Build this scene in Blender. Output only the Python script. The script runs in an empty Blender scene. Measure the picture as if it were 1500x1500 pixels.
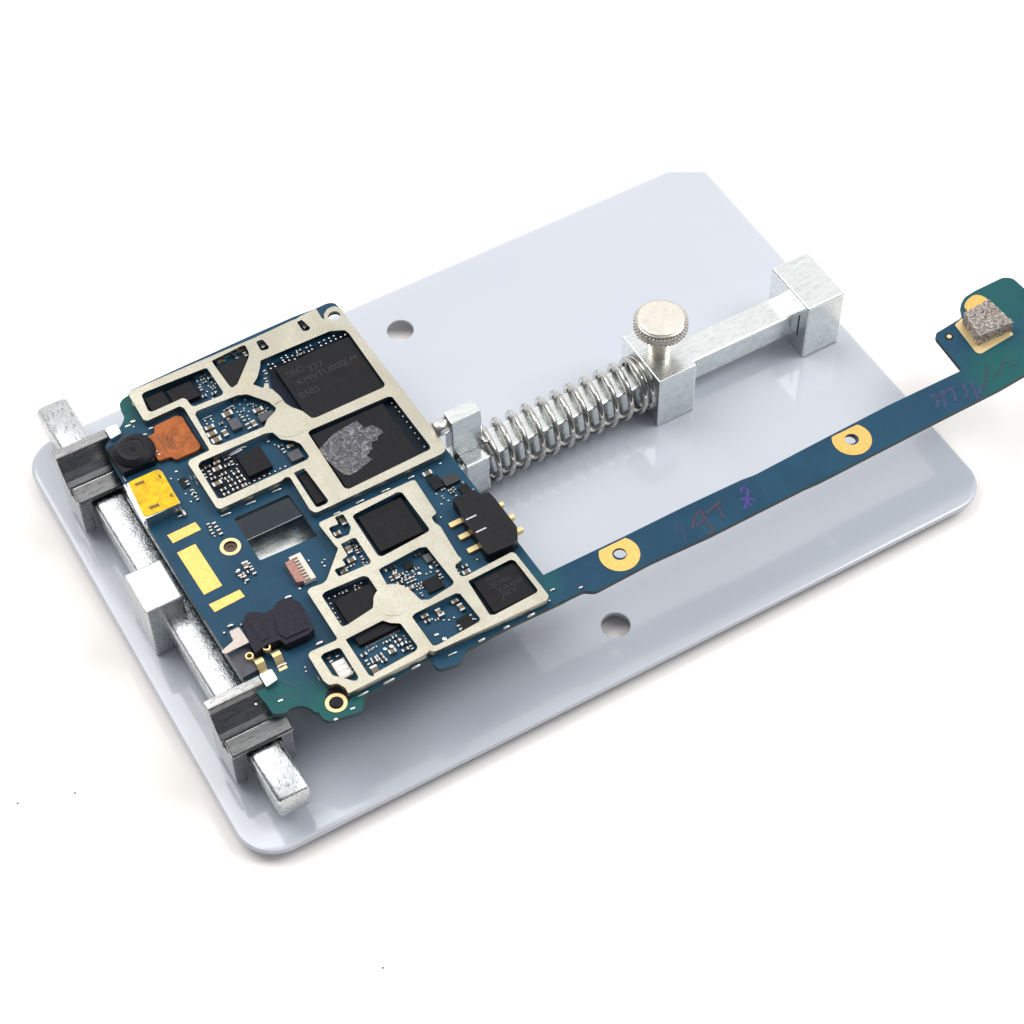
import bpy, bmesh, math, random
from mathutils import Vector, Matrix, Euler
from mathutils.geometry import tessellate_polygon
random.seed(7)
PI = math.pi
# ---- 1 Blender unit = 1 cm.  Base plate top is z = 0, its long side is X (0..15), short side Y (0..10) ----
sc = bpy.context.scene
COL = sc.collection

# ------------------------------------------------------------------ camera
FPX = 3267.08
CAM_ROT = Euler((0.63525056, 0.01569017, -0.52439021), 'XYZ')
CAM_LOC = Vector((-4.4126066, -17.0467304, 32.7202727))
cd = bpy.data.cameras.new('camera'); cam = bpy.data.objects.new('camera', cd); COL.objects.link(cam)
cam.location = CAM_LOC; cam.rotation_euler = CAM_ROT
cd.sensor_width = 36; cd.lens = FPX / 1500 * 36; cd.clip_end = 500; cd.clip_start = 1
sc.camera = cam
CR = CAM_ROT.to_matrix()

def at(u, v, z):
    """measured photo point -> the real point lying on the horizontal plane at height z"""
    d = CR @ Vector(((u - 750) / FPX, -(v - 750) / FPX, -1)); t = (z - CAM_LOC.z) / d.z
    p = CAM_LOC + t * d
    return Vector((p.x, p.y))
ZO = {'A': (150, 420, .266667), 'B': (350, 420, .233333), 'C': (430, 680, .266667), 'D': (20, 560, .2), 'E': (160, 820, .266667),
      'F': (600, 420, .3), 'G': (850, 240, .286667), 'H': (1150, 380, .233333), 'I': (780, 600, .266667), 'J': (200, 640, .2),
      'K': (280, 640, .12), 'L': (280, 570, .093333), 'M': (550, 780, .106667), 'N': (500, 900, .146667), 'O': (385, 480, .12),
      'Q': (150, 600, .12), 'S': (310, 870, .113333), 'T': (340, 730, .106667), 'U': (680, 800, .093333), 'P': (0, 0, 1)}
def px(k, x, y):
    o = ZO[k]; return o[0] + o[2] * x, o[1] + o[2] * y
def pt(k, x, y, z): return at(*px(k, x, y), z)
def pts(k, lst, z): return [pt(k, x, y, z) for x, y in lst]

# ------------------------------------------------------------------ materials
def newmat(name):
    m = bpy.data.materials.new(name); m.use_nodes = True
    nt = m.node_tree; b = nt.nodes['Principled BSDF']; return m, nt, b
def noise(nt, scale, detail=4, rough=.6, dist=0, vec=None):
    n = nt.nodes.new('ShaderNodeTexNoise'); n.inputs['Scale'].default_value = scale; n.inputs['Detail'].default_value = detail
    n.inputs['Roughness'].default_value = rough; n.inputs['Distortion'].default_value = dist
    if vec is not None: nt.links.new(vec, n.inputs['Vector'])
    return n.outputs['Fac']
def coords(nt, scale=(1, 1, 1)):
    g = nt.nodes.new('ShaderNodeNewGeometry'); mp = nt.nodes.new('ShaderNodeMapping'); mp.inputs['Scale'].default_value = scale
    nt.links.new(g.outputs['Position'], mp.inputs['Vector']); return mp.outputs['Vector']
def ramp(nt, fac, stops):
    r = nt.nodes.new('ShaderNodeValToRGB'); els = r.color_ramp.elements
    while len(els) < len(stops): els.new(.5)
    for e, (p, c) in zip(els, stops): e.position = p; e.color = (c[0], c[1], c[2], 1) if isinstance(c, tuple) else (c, c, c, 1)
    nt.links.new(fac, r.inputs['Fac']); return r.outputs['Color']
def mixc(nt, fac, a, b, mode='MIX'):
    n = nt.nodes.new('ShaderNodeMix'); n.data_type = 'RGBA'; n.blend_type = mode
    for s, v in ((n.inputs[0], fac), (n.inputs[6], a), (n.inputs[7], b)):
        if hasattr(v, 'links') or isinstance(v, bpy.types.NodeSocket): nt.links.new(v, s)
        elif isinstance(v, tuple): s.default_value = (*v, 1)
        else: s.default_value = v
    return n.outputs[2]
def bump(nt, b, h, strength=.3, dist=.01):
    n = nt.nodes.new('ShaderNodeBump'); n.inputs['Strength'].default_value = strength; n.inputs['Distance'].default_value = dist
    nt.links.new(h, n.inputs['Height']); nt.links.new(n.outputs['Normal'], b.inputs['Normal'])
def simple(name, col, rough=.5, metal=0, var=.15, scale=8, bmp=0, bscale=40, spec=.5, coat=0):
    m, nt, b = newmat(name); v = coords(nt)
    f = noise(nt, scale, 5, .6, 0, v)
    lo = tuple(c * (1 - var) for c in col); hi = tuple(min(1, c * (1 + var)) for c in col)
    nt.links.new(ramp(nt, f, [(.3, lo), (.7, hi)]), b.inputs['Base Color'])
    b.inputs['Metallic'].default_value = metal; b.inputs['Specular IOR Level'].default_value = spec
    f2 = noise(nt, scale * 2.3, 4, .6, 0, v)
    nt.links.new(ramp(nt, f2, [(.3, max(0, rough - .08)), (.7, min(1, rough + .08))]), b.inputs['Roughness'])
    b.inputs['Coat Weight'].default_value = coat; b.inputs['Coat Roughness'].default_value = .1
    if bmp: bump(nt, b, noise(nt, bscale, 4, .6, 0, v), bmp, .01)
    return m
M = {}
# table: plain warm white sheet
M['table'] = simple('table_white', (.95, .915, .885), .8, 0, .012, .4, 0, spec=.1)
# glossy painted plate
def plate_mat():
    m, nt, b = newmat('plate_paint'); v = coords(nt)
    f = noise(nt, .25, 2, .5, 0, v)
    nt.links.new(ramp(nt, f, [(.3, (.46, .488, .545)), (.7, (.485, .512, .565))]), b.inputs['Base Color'])
    b.inputs['Roughness'].default_value = .35; b.inputs['Coat Weight'].default_value = 1
    nt.links.new(ramp(nt, noise(nt, 2.5, 6, .75, 1.5, v), [(.4, .06), (.75, .16)]), b.inputs['Coat Roughness'])
    b.inputs['Coat IOR'].default_value = 1.55
    n = nt.nodes.new('ShaderNodeBump'); n.inputs['Strength'].default_value = .08; n.inputs['Distance'].default_value = .02
    nt.links.new(noise(nt, 1.6, 2, .5, 0, v), n.inputs['Height']); nt.links.new(n.outputs['Normal'], b.inputs['Coat Normal'])
    return m
M['plate'] = plate_mat()
def metal_mat(name, c0, c1, rough, speck=.5, sscale=26, aniso=(1, 1, 1), bs=.25, rr=.14):
    m, nt, b = newmat(name); v = coords(nt, aniso)
    f = noise(nt, sscale, 6, .75, .4, v); f2 = noise(nt, 1.7, 3, .6, 0, v)
    c = ramp(nt, f, [(.32, c0), (.5, c1), (.8, tuple(min(1, x * 1.08) for x in c1))])
    c = mixc(nt, ramp(nt, f2, [(.4, 0.0), (.75, speck)]), c, tuple(x * .8 for x in c1))
    nt.links.new(c, b.inputs['Base Color']); b.inputs['Metallic'].default_value = 1
    nt.links.new(ramp(nt, noise(nt, sscale * .6, 5, .7, 0, v), [(.3, rough - rr), (.7, rough + rr)]), b.inputs['Roughness'])
    bump(nt, b, noise(nt, sscale * 1.5, 5, .7, .3, v), bs, .008)
    return m
M['zinc'] = metal_mat('zinc_plated', (.26, .27, .27), (.60, .62, .62), .34, .3, 22)
M['zinc_rail'] = metal_mat('zinc_rail', (.17, .18, .19), (.60, .62, .63), .24, .55, 20, (1, .5, 1), .55)
M['jaw'] = metal_mat('jaw_zinc', (.14, .14, .14), (.34, .34, .34), .20, .4, 14, (.35, 1.6, 1.6), .12, .07)
M['alu'] = metal_mat('brushed_alu', (.54, .57, .56), (.72, .75, .74), .25, .25, 16, (.35, 1, .7), .08, .05)
M['steel'] = metal_mat('spring_steel', (.20, .195, .185), (.56, .55, .52), .10, .2, 10, (1, 1, 1), .03, .04)
M['nickel'] = metal_mat('warm_nickel', (.68, .64, .57), (.80, .75, .67), .28, .2, 8, (1, 1, 1), .08, .05)
M['knurl'] = metal_mat('knurl_nickel', (.24, .22, .19), (.60, .56, .49), .22, .2, 20, (1, 1, 1), .1, .05)
def shield_mat():
    m, nt, b = newmat('shield_nickel_silver'); v = coords(nt)
    f = noise(nt, 34, 6, .8, .2, v); f2 = noise(nt, 2.1, 4, .6, .6, v); f3 = noise(nt, 90, 3, .8, 0, v)
    c = ramp(nt, f, [(.30, (.32, .295, .235)), (.46, (.48, .46, .385)), (.72, (.62, .60, .52))])
    c = mixc(nt, ramp(nt, f2, [(.54, 0.), (.72, .30)]), c, (.48, .37, .23))
    c = mixc(nt, ramp(nt, f3, [(.30, .7), (.43, 0.)]), c, (.20, .17, .12))
    c = mixc(nt, ramp(nt, noise(nt, .9, 3, .6, .8, v), [(.38, .38), (.66, 0.)]), c, (.30, .275, .21))
    nt.links.new(c, b.inputs['Base Color']); b.inputs['Metallic'].default_value = 1
    nt.links.new(ramp(nt, f, [(.3, .42), (.7, .24)]), b.inputs['Roughness'])
    bump(nt, b, f, .5, .008); return m
M['shield'] = shield_mat()
def pcb_mat():
    m, nt, b = newmat('pcb_blue'); v = coords(nt)
    f = noise(nt, 1.1, 4, .6, .3, v)
    c = ramp(nt, f, [(.3, (.008, .044, .084)), (.7, (.012, .064, .114))])
    # green-teal at the bare corners of the laminate
    sp = nt.nodes.new('ShaderNodeSeparateXYZ'); nt.links.new(v, sp.inputs[0])
    patch = ramp(nt, noise(nt, 1.6, 3, .6, 1.0, v), [(.30, .72), (.52, 1.)])
    def ball(cx, cy, r):
        d = nt.nodes.new('ShaderNodeVectorMath'); d.operation = 'DISTANCE'; nt.links.new(v, d.inputs[0]); d.inputs[1].default_value = (cx, cy, 1.6)
        return ramp(nt, nt_div(nt, d.outputs['Value'], r), [(.45, 1.), (1., 0.)])
    acc = None
    def mth(op, a, b):
        n = nt.nodes.new('ShaderNodeMath'); n.operation = op
        for q, v_ in ((0, a), (1, b)):
            if isinstance(v_, float): n.inputs[q].default_value = v_
            else: nt.links.new(v_, n.inputs[q])
        return n.outputs[0]
    for cx, cy, r, k in GREEN:
        m_ = mth('MULTIPLY', ball(cx, cy, r), float(k)); acc = m_ if acc is None else mth('MAXIMUM', acc, m_)
    c = mixc(nt, mth('MULTIPLY', acc, patch), c, (.008, .092, .084))
    # buried copper tracks: slightly lighter lines
    w = nt.nodes.new('ShaderNodeTexVoronoi'); w.feature = 'DISTANCE_TO_EDGE'; w.distance = 'CHEBYCHEV' if hasattr(w, 'distance') else w.distance
    w.inputs['Scale'].default_value = 3.2; nt.links.new(v, w.inputs['Vector'])
    c = mixc(nt, ramp(nt, w.outputs['Distance'], [(.0, .25), (.02, 0.)]), c, (.010, .070, .135))
    nt.links.new(c, b.inputs['Base Color']); b.inputs['Roughness'].default_value = .42; b.inputs['Specular IOR Level'].default_value = .18
    bump(nt, b, noise(nt, 30, 4, .6, 0, v), .12, .01)
    return m
def nt_div(nt, s, r):
    n = nt.nodes.new('ShaderNodeMath'); n.operation = 'DIVIDE'; nt.links.new(s, n.inputs[0]); n.inputs[1].default_value = r; return n.outputs[0]
HB = 1.6; BT = .09          # circuit board top, thickness
ST = HB + .17               # shield top
GREEN = [(*pt('C', 230, 1390, HB), 1.0, .95), (*pt('D', 780, 180, HB), .6, .95), (*pt('H', 1420, 720, HB), 1.1, .9),
         (*pt('H', 1330, 190, HB), 1.2, .75), (*pt('E', 900, 820, HB), .9, .9), (*pt('U', 1300, 560, HB), .35, .5)]
M['pcb'] = pcb_mat()
M['pcb_edge'] = simple('pcb_edge', (.012, .030, .034), .6, 0, .3, 20)
M['chip'] = simple('chip_black', (.0085, .0088, .0105), .5, 0, .25, 9, .1, 120, .16)
M['cell_shade'] = simple('cell_shade', (.004, .009, .018), .5, 0, .4, 9, .3, 40, .15)  # near-black colour standing in for shade inside the shield cells
M['chip2'] = simple('chip_grey', (.085, .085, .10), .5, 0, .15, 9, .1, 90, .2)
M['ink_grey'] = simple('laser_mark', (.0155, .0155, .0155), .7, 0, .3, 60)
M['black'] = simple('black_plastic', (.008, .008, .011), .42, 0, .3, 12, .3, 60, .2)
M['socket'] = simple('socket_plastic', (.017, .016, .025), .6, 0, .35, 14, .45, 50, .2)
M['gold'] = simple('gold_plating', (.72, .46, .14), .36, .85, .16, 24, .5, 60)
M['gold_ring'] = simple('gold_ring', (.78, .60, .30), .4, .6, .1, 30, .2, 60)
M['hole_wall'] = simple('hole_brown', (.10, .065, .04), .6, 0, .3, 30)
M['solder'] = simple('solder', (.62, .61, .59), .28, 1, .08, 30, .3, 30)
M['cap'] = simple('ceramic_tan', (.155, .115, .075), .5, 0, .3, 5)
M['cap_grey'] = simple('ceramic_grey', (.10, .10, .10), .5, 0, .3, 5)
M['res'] = simple('resistor_black', (.014, .014, .016), .45, 0, .3, 5)
M['film'] = None
M['kapton'] = simple('yellow_tape', (.74, .44, .004), .36, 0, .34, 7, .5, 14, .25)
M['yel_dark'] = simple('tape_window', (.16, .085, .006), .5, 0, .2, 12)
M['orange'] = simple('orange_flex', (.34, .090, .016), .42, 0, .35, 5, .4, 12, .25)
M['orange_line'] = simple('flex_track', (.16, .04, .012), .5, 0, .15, 20)
M['white_plastic'] = simple('ivory_plastic', (.72, .62, .55), .5, 0, .08, 10)
M['pink'] = simple('pink_plastic', (.36, .17, .14), .5, 0, .2, 14)
M['ceramic_white'] = simple('ceramic_white', (.72, .63, .56), .5, 0, .06, 20)
M['silk'] = simple('flux_white', (.42, .60, .64), .4, 0, .2, 30)
M['ink_red'] = simple('ink_red', (.024, .020, .045), .5, 0, .5, 14)
M['ink_violet'] = simple('ink_violet', (.045, .018, .20), .45, 0, .4, 14)
M['ink_dark'] = simple('ink_faint', (.014, .030, .105), .45, 0, .5, 12)
M['ink_green'] = simple('ink_faint_green', (.005, .030, .042), .45, 0, .4, 12)
M['rubber'] = simple('rubber', (.05, .05, .05), .8)
M['dust'] = simple('dust', (.18, .16, .14), .9)
def film_mat():
    m, nt, b = newmat('torn_adhesive'); v = coords(nt)
    f = noise(nt, 9, 7, .72, 1.8, v)
    nt.links.new(ramp(nt, f, [(.38, (.05, .05, .055)), (.50, (.15, .15, .16)), (.60, (.34, .34, .36)), (.68, (.60, .60, .62))]), b.inputs['Base Color'])
    b.inputs['Roughness'].default_value = .5; bump(nt, b, f, 1, .09); return m
M['film'] = film_mat()
M['bracket'] = simple('bracket_metal', (.42, .37, .34), .35, .8, .1, 20, .2, 40)
def foam_mat():
    m, nt, b = newmat('metal_mesh_foam'); v = coords(nt)
    f = noise(nt, 22, 6, .8, 1.2, v)
    nt.links.new(ramp(nt, f, [(.38, (.03, .022, .018)), (.48, (.32, .26, .22)), (.58, (.85, .80, .75))]), b.inputs['Base Color'])
    b.inputs['Metallic'].default_value = .5; b.inputs['Roughness'].default_value = .45; bump(nt, b, f, 1, .05); return m
M['foam'] = foam_mat()

# ------------------------------------------------------------------ mesh helpers
def obj(name, bm, mats, parent=None, smooth=False, bev=0, seg=2, loc=None):
    me = bpy.data.meshes.new(name)
    if not isinstance(mats, (list, tuple)): mats = [mats]
    bmesh.ops.recalc_face_normals(bm, faces=bm.faces)
    if loc is not None: bmesh.ops.translate(bm, vec=-Vector(loc), verts=bm.verts)
    bm.to_mesh(me); bm.free()
    for m in mats: me.materials.append(m)
    for p in me.polygons: p.use_smooth = smooth
    o = bpy.data.objects.new(name, me); COL.objects.link(o)
    if loc is not None: o.location = loc
    if parent is not None:
        o.parent = parent
        if loc is not None: o.location = Vector(loc) - parent.location
        else: o.location = -parent.location
    if bev:
        md = o.modifiers.new('bevel', 'BEVEL'); md.width = bev; md.segments = seg; md.limit_method = 'ANGLE'; md.angle_limit = math.radians(35)
        md.harden_normals = False
    return o
def thing(name, label, cat, loc=(0, 0, 0), group=None):
    o = bpy.data.objects.new(name, None); COL.objects.link(o); o.location = loc; o.empty_display_size = .5
    o['label'] = label; o['category'] = cat
    if group: o['group'] = group
    return o
def area2(p): return sum(p[i][0] * p[(i + 1) % len(p)][1] - p[(i + 1) % len(p)][0] * p[i][1] for i in range(len(p)))
def dedupe(p, e=1e-4):
    r = []
    for q in p:
        if not r or (Vector(q) - Vector(r[-1])).length > e: r.append(Vector(q))
    if (r[0] - r[-1]).length < e: r.pop()
    return r
def rnd(poly, r, n=4):
    out = []; N = len(poly)
    for i in range(N):
        a, b, c = Vector(poly[i - 1]), Vector(poly[i]), Vector(poly[(i + 1) % N])
        u = (a - b); w = (c - b); lu, lw = u.length, w.length
        if lu < 1e-6 or lw < 1e-6: continue
        d = min(r, lu * .45, lw * .45); p0 = b + u / lu * d; p1 = b + w / lw * d
        for k in range(n + 1):
            t = k / n; out.append((1 - t) ** 2 * p0 + 2 * t * (1 - t) * b + t * t * p1)
    return dedupe(out)
def circle(c, r, n=32): return [Vector((c[0] + r * math.cos(2 * PI * k / n), c[1] + r * math.sin(2 * PI * k / n))) for k in range(n)]
def prism_bm(outer, holes, z0, z1, bm=None, mi=0, side_mi=None):
    bm = bm or bmesh.new()
    loops = [dedupe(outer)] + [dedupe(h) for h in holes]
    flat = [p for l in loops for p in l]
    tris = tessellate_polygon([[Vector((p[0], p[1], 0)) for p in l] for l in loops])
    top = [bm.verts.new((p[0], p[1], z1)) for p in flat]; bot = [bm.verts.new((p[0], p[1], z0)) for p in flat]
    for t in tris:
        for vs in ((top[t[0]], top[t[1]], top[t[2]]), (bot[t[2]], bot[t[1]], bot[t[0]])):
            try: f = bm.faces.new(vs); f.material_index = mi
            except ValueError: pass
    k = 0
    for l in loops:
        n = len(l)
        for i in range(n):
            a, b = k + i, k + (i + 1) % n
            f = bm.faces.new((top[a], top[b], bot[b], bot[a])); f.material_index = mi if side_mi is None else side_mi
        k += n
    return bm
def prism(name, outer, holes, z0, z1, mats, parent=None, bev=0, side_mi=None, seg=2):
    return obj(name, prism_bm(outer, holes, z0, z1, None, 0, side_mi), mats, parent, bev=bev, seg=seg)
def box_bm(x0, x1, y0, y1, z0, z1, bm=None):
    bm = bm or bmesh.new()
    return prism_bm([(x0, y0), (x1, y0), (x1, y1), (x0, y1)], [], z0, z1, bm)
def profile_x(prof, x0, x1, bm=None):
    """(y,z) profile extruded along X"""
    bm = bm or bmesh.new(); a = [bm.verts.new((x0, y, z)) for y, z in prof]; b = [bm.verts.new((x1, y, z)) for y, z in prof]
    n = len(prof); bm.faces.new(a); bm.faces.new(b[::-1])
    for i in range(n): bm.faces.new((a[i], b[i], b[(i + 1) % n], a[(i + 1) % n]))
    return bm
def profile_y(prof, y0, y1, bm=None):
    bm = bm or bmesh.new(); a = [bm.verts.new((x, y0, z)) for x, z in prof]; b = [bm.verts.new((x, y1, z)) for x, z in prof]
    n = len(prof); bm.faces.new(a); bm.faces.new(b[::-1])
    for i in range(n): bm.faces.new((a[i], b[i], b[(i + 1) % n], a[(i + 1) % n]))
    return bm
def lathe_bm(c, prof, n=48, bm=None):
    bm = bm or bmesh.new(); rings = []
    for r, z in prof:
        if r < 1e-5: rings.append([bm.verts.new((c[0], c[1], z))])
        else: rings.append([bm.verts.new((c[0] + r * math.cos(2 * PI * k / n), c[1] + r * math.sin(2 * PI * k / n), z)) for k in range(n)])
    for a, b in zip(rings, rings[1:]):
        for k in range(n):
            q = [a[k % len(a)], a[(k + 1) % len(a)], b[(k + 1) % len(b)], b[k % len(b)]]
            q = list(dict.fromkeys(q))
            if len(q) > 2: bm.faces.new(q)
    return bm
def tube_bm(path, r, n=8, bm=None, closed=False):
    bm = bm or bmesh.new(); rings = []
    for i, p in enumerate(path):
        p = Vector(p); t = (Vector(path[min(i + 1, len(path) - 1)]) - Vector(path[max(i - 1, 0)])).normalized()
        u = t.cross(Vector((0, 0, 1)));
        if u.length < .05: u = t.cross(Vector((1, 0, 0)))
        u.normalize(); w = t.cross(u)
        rings.append([bm.verts.new(p + r * (math.cos(2 * PI * k / n) * u + math.sin(2 * PI * k / n) * w)) for k in range(n)])
    for a, b in zip(rings, rings[1:]):
        for k in range(n): bm.faces.new((a[k], a[(k + 1) % n], b[(k + 1) % n], b[k]))
    bm.faces.new(rings[0][::-1]); bm.faces.new(rings[-1]); return bm
def stroke_bm(path, w, z0, z1, bm=None):
    """flat pen stroke along 2-D points"""
    bm = bm or bmesh.new(); path = [Vector(p) for p in path]; L = []; R_ = []
    for i, p in enumerate(path):
        t = path[min(i + 1, len(path) - 1)] - path[max(i - 1, 0)]; n = Vector((-t.y, t.x)).normalized() * w / 2
        L.append(p + n); R_.append(p - n)
    for i in range(len(path) - 1):
        q = [L[i], L[i + 1], R_[i + 1], R_[i]]
        vs = [bm.verts.new((v.x, v.y, z1)) for v in q]; bm.faces.new(vs)
    return bm

# ------------------------------------------------------------------ setting
def tag(o, kind=None, label=None, cat=None, group=None):
    if kind: o['kind'] = kind
    if label: o['label'] = label
    if cat: o['category'] = cat
    if group: o['group'] = group
TZ = -.34
bm = bmesh.new(); bm.faces.new([bm.verts.new(v) for v in ((-160, -140, TZ), (180, -140, TZ), (180, 200, TZ), (-160, 200, TZ))])
table = obj('tabletop', bm, M['table']); tag(table, 'structure', 'plain white tabletop under the fixture', 'tabletop')

# ------------------------------------------------------------------ FIXTURE (one thing: base plate, rails, blocks, jaws, spring, screw)
fx = thing('board_holder', 'metal clamping fixture with pale blue painted base plate, rails, jaws and spring', 'board holder', (7.5, 5, 0))
W_, L_ = 10.0, 15.0
def rounded_rect(x0, x1, y0, y1, r, n=14):
    out = []; R = r; q = max(.05, r - .37); w = r - .05
    for r, cx, cy, a0 in ((w, x1 - w, y0 + w, -PI / 2), (q, x1 - q, y1 - q, 0), (R, x0 + R, y1 - R, PI / 2), (R, x0 + R, y0 + R, PI)):
        for k in range(n + 1): a = a0 + PI / 2 * k / n; out.append(Vector((cx + r * math.cos(a), cy + r * math.sin(a))))
    return out
def clip_half(poly, a, b):
    """keep the side of line a-b where plate centre lies"""
    n = Vector((-(b - a).y, (b - a).x));
    if n.dot(Vector((7, 4)) - a) < 0: n = -n
    out = []
    for i in range(len(poly)):
        p, q = poly[i], poly[(i + 1) % len(poly)]; dp, dq = n.dot(p - a), n.dot(q - a)
        if dp >= 0: out.append(p)
        if (dp >= 0) != (dq >= 0): out.append(p + (q - p) * dp / (dp - dq))
    return dedupe(out)
ca, cb = at(900, 249.5, 0), at(1100, 249.5, 0)
cn = (cb - ca).normalized(); cn = Vector((cn.y, -cn.x));
if cn.dot(Vector((7, 4)) - ca) < 0: cn = -cn
PHOLES = [((7.553, 9.0), .268), ((7.553, 1.03), .268)]
def plate_ring(d): return clip_half(rounded_rect(d, L_ - d, d, W_ - d, .74 - d), ca + cn * d, cb + cn * d)
rings = [(0.0, -.085), (0.0, -.042), (.012, -.022), (.035, -.012), (.10, -.008), (.26, -.003), (.36, 0.0)]
bm = bmesh.new(); loops = []
for d, z in rings: loops.append(([Vector(p) for p in plate_ring(d)], z))
nmin = min(len(l[0]) for l in loops)
if any(len(l[0]) != nmin for l in loops):      # resample by arc length if the clip changed the count
    def resample(p, n=160):
        seg = [(p[(i + 1) % len(p)] - p[i]).length for i in range(len(p))]; tot = sum(seg); out = []; i = 0; acc = 0
        for k in range(n):
            t = tot * k / n
            while acc + seg[i] < t: acc += seg[i]; i += 1
            out.append(p[i].lerp(p[(i + 1) % len(p)], (t - acc) / seg[i]))
        return out
    loops = [(resample(l), z) for l, z in loops]
vr = [[bm.verts.new((p.x, p.y, z)) for p in l] for l, z in loops]
n = len(vr[0])
for a, b in zip(vr, vr[1:]):
    for k in range(n): bm.faces.new((a[k], a[(k + 1) % n], b[(k + 1) % n], b[k]))
hl = [circle(c, r, 40) for c, r in PHOLES]
def cap_fill(outer_v, holes_v):
    loops_ = [outer_v] + holes_v; flat = [v for l in loops_ for v in l]
    for t in tessellate_polygon([[Vector((v.co.x, v.co.y, 0)) for v in l] for l in loops_]):
        try: bm.faces.new([flat[i] for i in t])
        except ValueError: pass
ht = [[bm.verts.new((p.x, p.y, 0)) for p in h] for h in hl]
hm = [[bm.verts.new((c[0] + (p.x - c[0]) * .955, c[1] + (p.y - c[1]) * .955, -.02)) for p in h] for h, (c, r) in zip(hl, PHOLES)]
hb = [[bm.verts.new((c[0] + (p.x - c[0]) * .95, c[1] + (p.y - c[1]) * .95, -.085)) for p in h] for h, (c, r) in zip(hl, PHOLES)]
cap_fill(vr[-1], ht); cap_fill(vr[0], hb)
for A_, B_ in ((ht, hm), (hm, hb)):
    for a, b in zip(A_, B_):
        for k in range(len(a)): bm.faces.new((a[k], a[(k + 1) % len(a)], b[(k + 1) % len(a)], b[k]))
plate = obj('base_plate', bm, M['plate'], fx)
for p in plate.data.polygons: p.use_smooth = (abs(p.normal.z) < .9999 or len(p.vertices) == 4)
for i, (x, y) in enumerate(((1.3, 1.2), (13.7, 1.2), (1.3, 8.8), (13.7, 8.4))):
    obj('rubber_foot', lathe_bm((x, y), [(0, TZ + .003), (.42, TZ + .003), (.45, TZ + .05), (.42, -.089), (0, -.089)], 32), M['rubber'], fx)

# main rail (square bar along X) and its blocks
RY = 5.09
prof = [(RY - .29, .34), (RY + .29, .34), (RY + .29, .90), (RY - .29, .90)]
obj('main_rail', profile_x(prof, .95, 14.2), M['alu'], fx, bev=.03)
def block(name, x0, x1, y0, y1, h, m, bev=.03):
    return obj(name, box_bm(x0, x1, y0, y1, .002, h), m, fx, bev=bev, seg=3)
block('end_block', 13.84, 14.66, 4.42, 5.66, 1.38, M['alu'], .035)
block('stop_block', 10.555, 11.36, 4.42, 5.74, 1.295, M['alu'], .022)
# corner block at the left, holding the cross rail
bm = box_bm(.33, 1.02, 4.53, 5.46, .002, 1.36)
obj('rail_block', bm, M['zinc'], fx, bev=.035, seg=3)

# cross rail: rounded bar along Y, very slightly skewed
def bar_profile(w, z0, z1, r=.1):
    out = []
    for cx, cz, a0 in ((w / 2 - r, z1 - r, 0), (-w / 2 + r, z1 - r, PI / 2), (-w / 2 + r, z0 + r, PI), (w / 2 - r, z0 + r, -PI / 2)):
        for k in range(6): a = a0 + PI / 2 * k / 5; out.append((cx + r * math.cos(a), cz + r * math.sin(a)))
    return out
XS, XE, YS, YE = 1.005, .825, .38, 10.02
bm = bmesh.new(); pf = bar_profile(.60, .36, .93, .10); secs = []
for y, k in ((YS, .90), (YS + .05, 1), (YS + 1, 1), (5, 1), (9, 1), (YE - .05, 1), (YE, .90)):
    x = XS + (XE - XS) * (y - YS) / (YE - YS)
    secs.append([bm.verts.new((x + a * k, y, .645 + (z - .645) * k)) for a, z in pf])
for a, b in zip(secs, secs[1:]):
    for k in range(len(a)): bm.faces.new((a[k], a[(k + 1) % len(a)], b[(k + 1) % len(a)], b[k]))
bm.faces.new(secs[0]); bm.faces.new(secs[-1][::-1])
cr = obj('cross_rail', bm, M['zinc_rail'], fx, smooth=True)
obj('seam_line', box_bm(13.834, 13.8385, 4.66, 4.69, .42, .98), M['black'], fx)
md = cr.modifiers.new('b', 'BEVEL'); md.width = .012; md.segments = 2; md.limit_method = 'ANGLE'; md.angle_limit = math.radians(40)

# sliding jaws on the cross rail: wall + sloped cheek + foot ledge + two legs, one tab gripping the board
def jaw():
    j = bmesh.new()
    # side profile (y,z), y=0 is the back of the wall; -y is towards the front
    P1 = [(0, 1.0), (0, 1.665), (-.19, 1.66), (-.24, 1.57), (-.36, 1.40), (-.48, 1.28), (-.58, 1.215), (-.585, 1.0)]
    profile_x(P1, 0, 1.02, j)
    return j
def make_jaw(ox, oy):
    rt = obj('jaw', jaw(), M['jaw'], None, bev=.02)
    rt.location = (ox, oy, 0); rt.parent = fx; rt.location = Vector((ox, oy, 0)) - fx.location
    def sub(name, b, m, bev=.02):
        o = obj(name, b, m, None, bev=bev); o.parent = rt; return o
    sub('ledge', profile_x([(-.586, 1.0), (-.586, 1.205), (-.72, 1.135), (-.84, 1.08), (-.87, 1.05), (-.87, 1.0)], .05, 1.17), M['jaw'])
    sub('leg', box_bm(.035, .24, -.85, -.02, .16, .999), M['jaw'])
    sub('leg', box_bm(.93, 1.14, -.85, -.02, .16, .999), M['jaw'])
    sub('grip_tab', prism_bm(rnd([(1.02, -.30), (1.25, -.26), (1.25, -.02), (1.02, -.02)], .04), [], 1.05, 1.695), M['zinc'])
    return rt
make_jaw(.36, 2.27); make_jaw(.27, 8.33)

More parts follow.
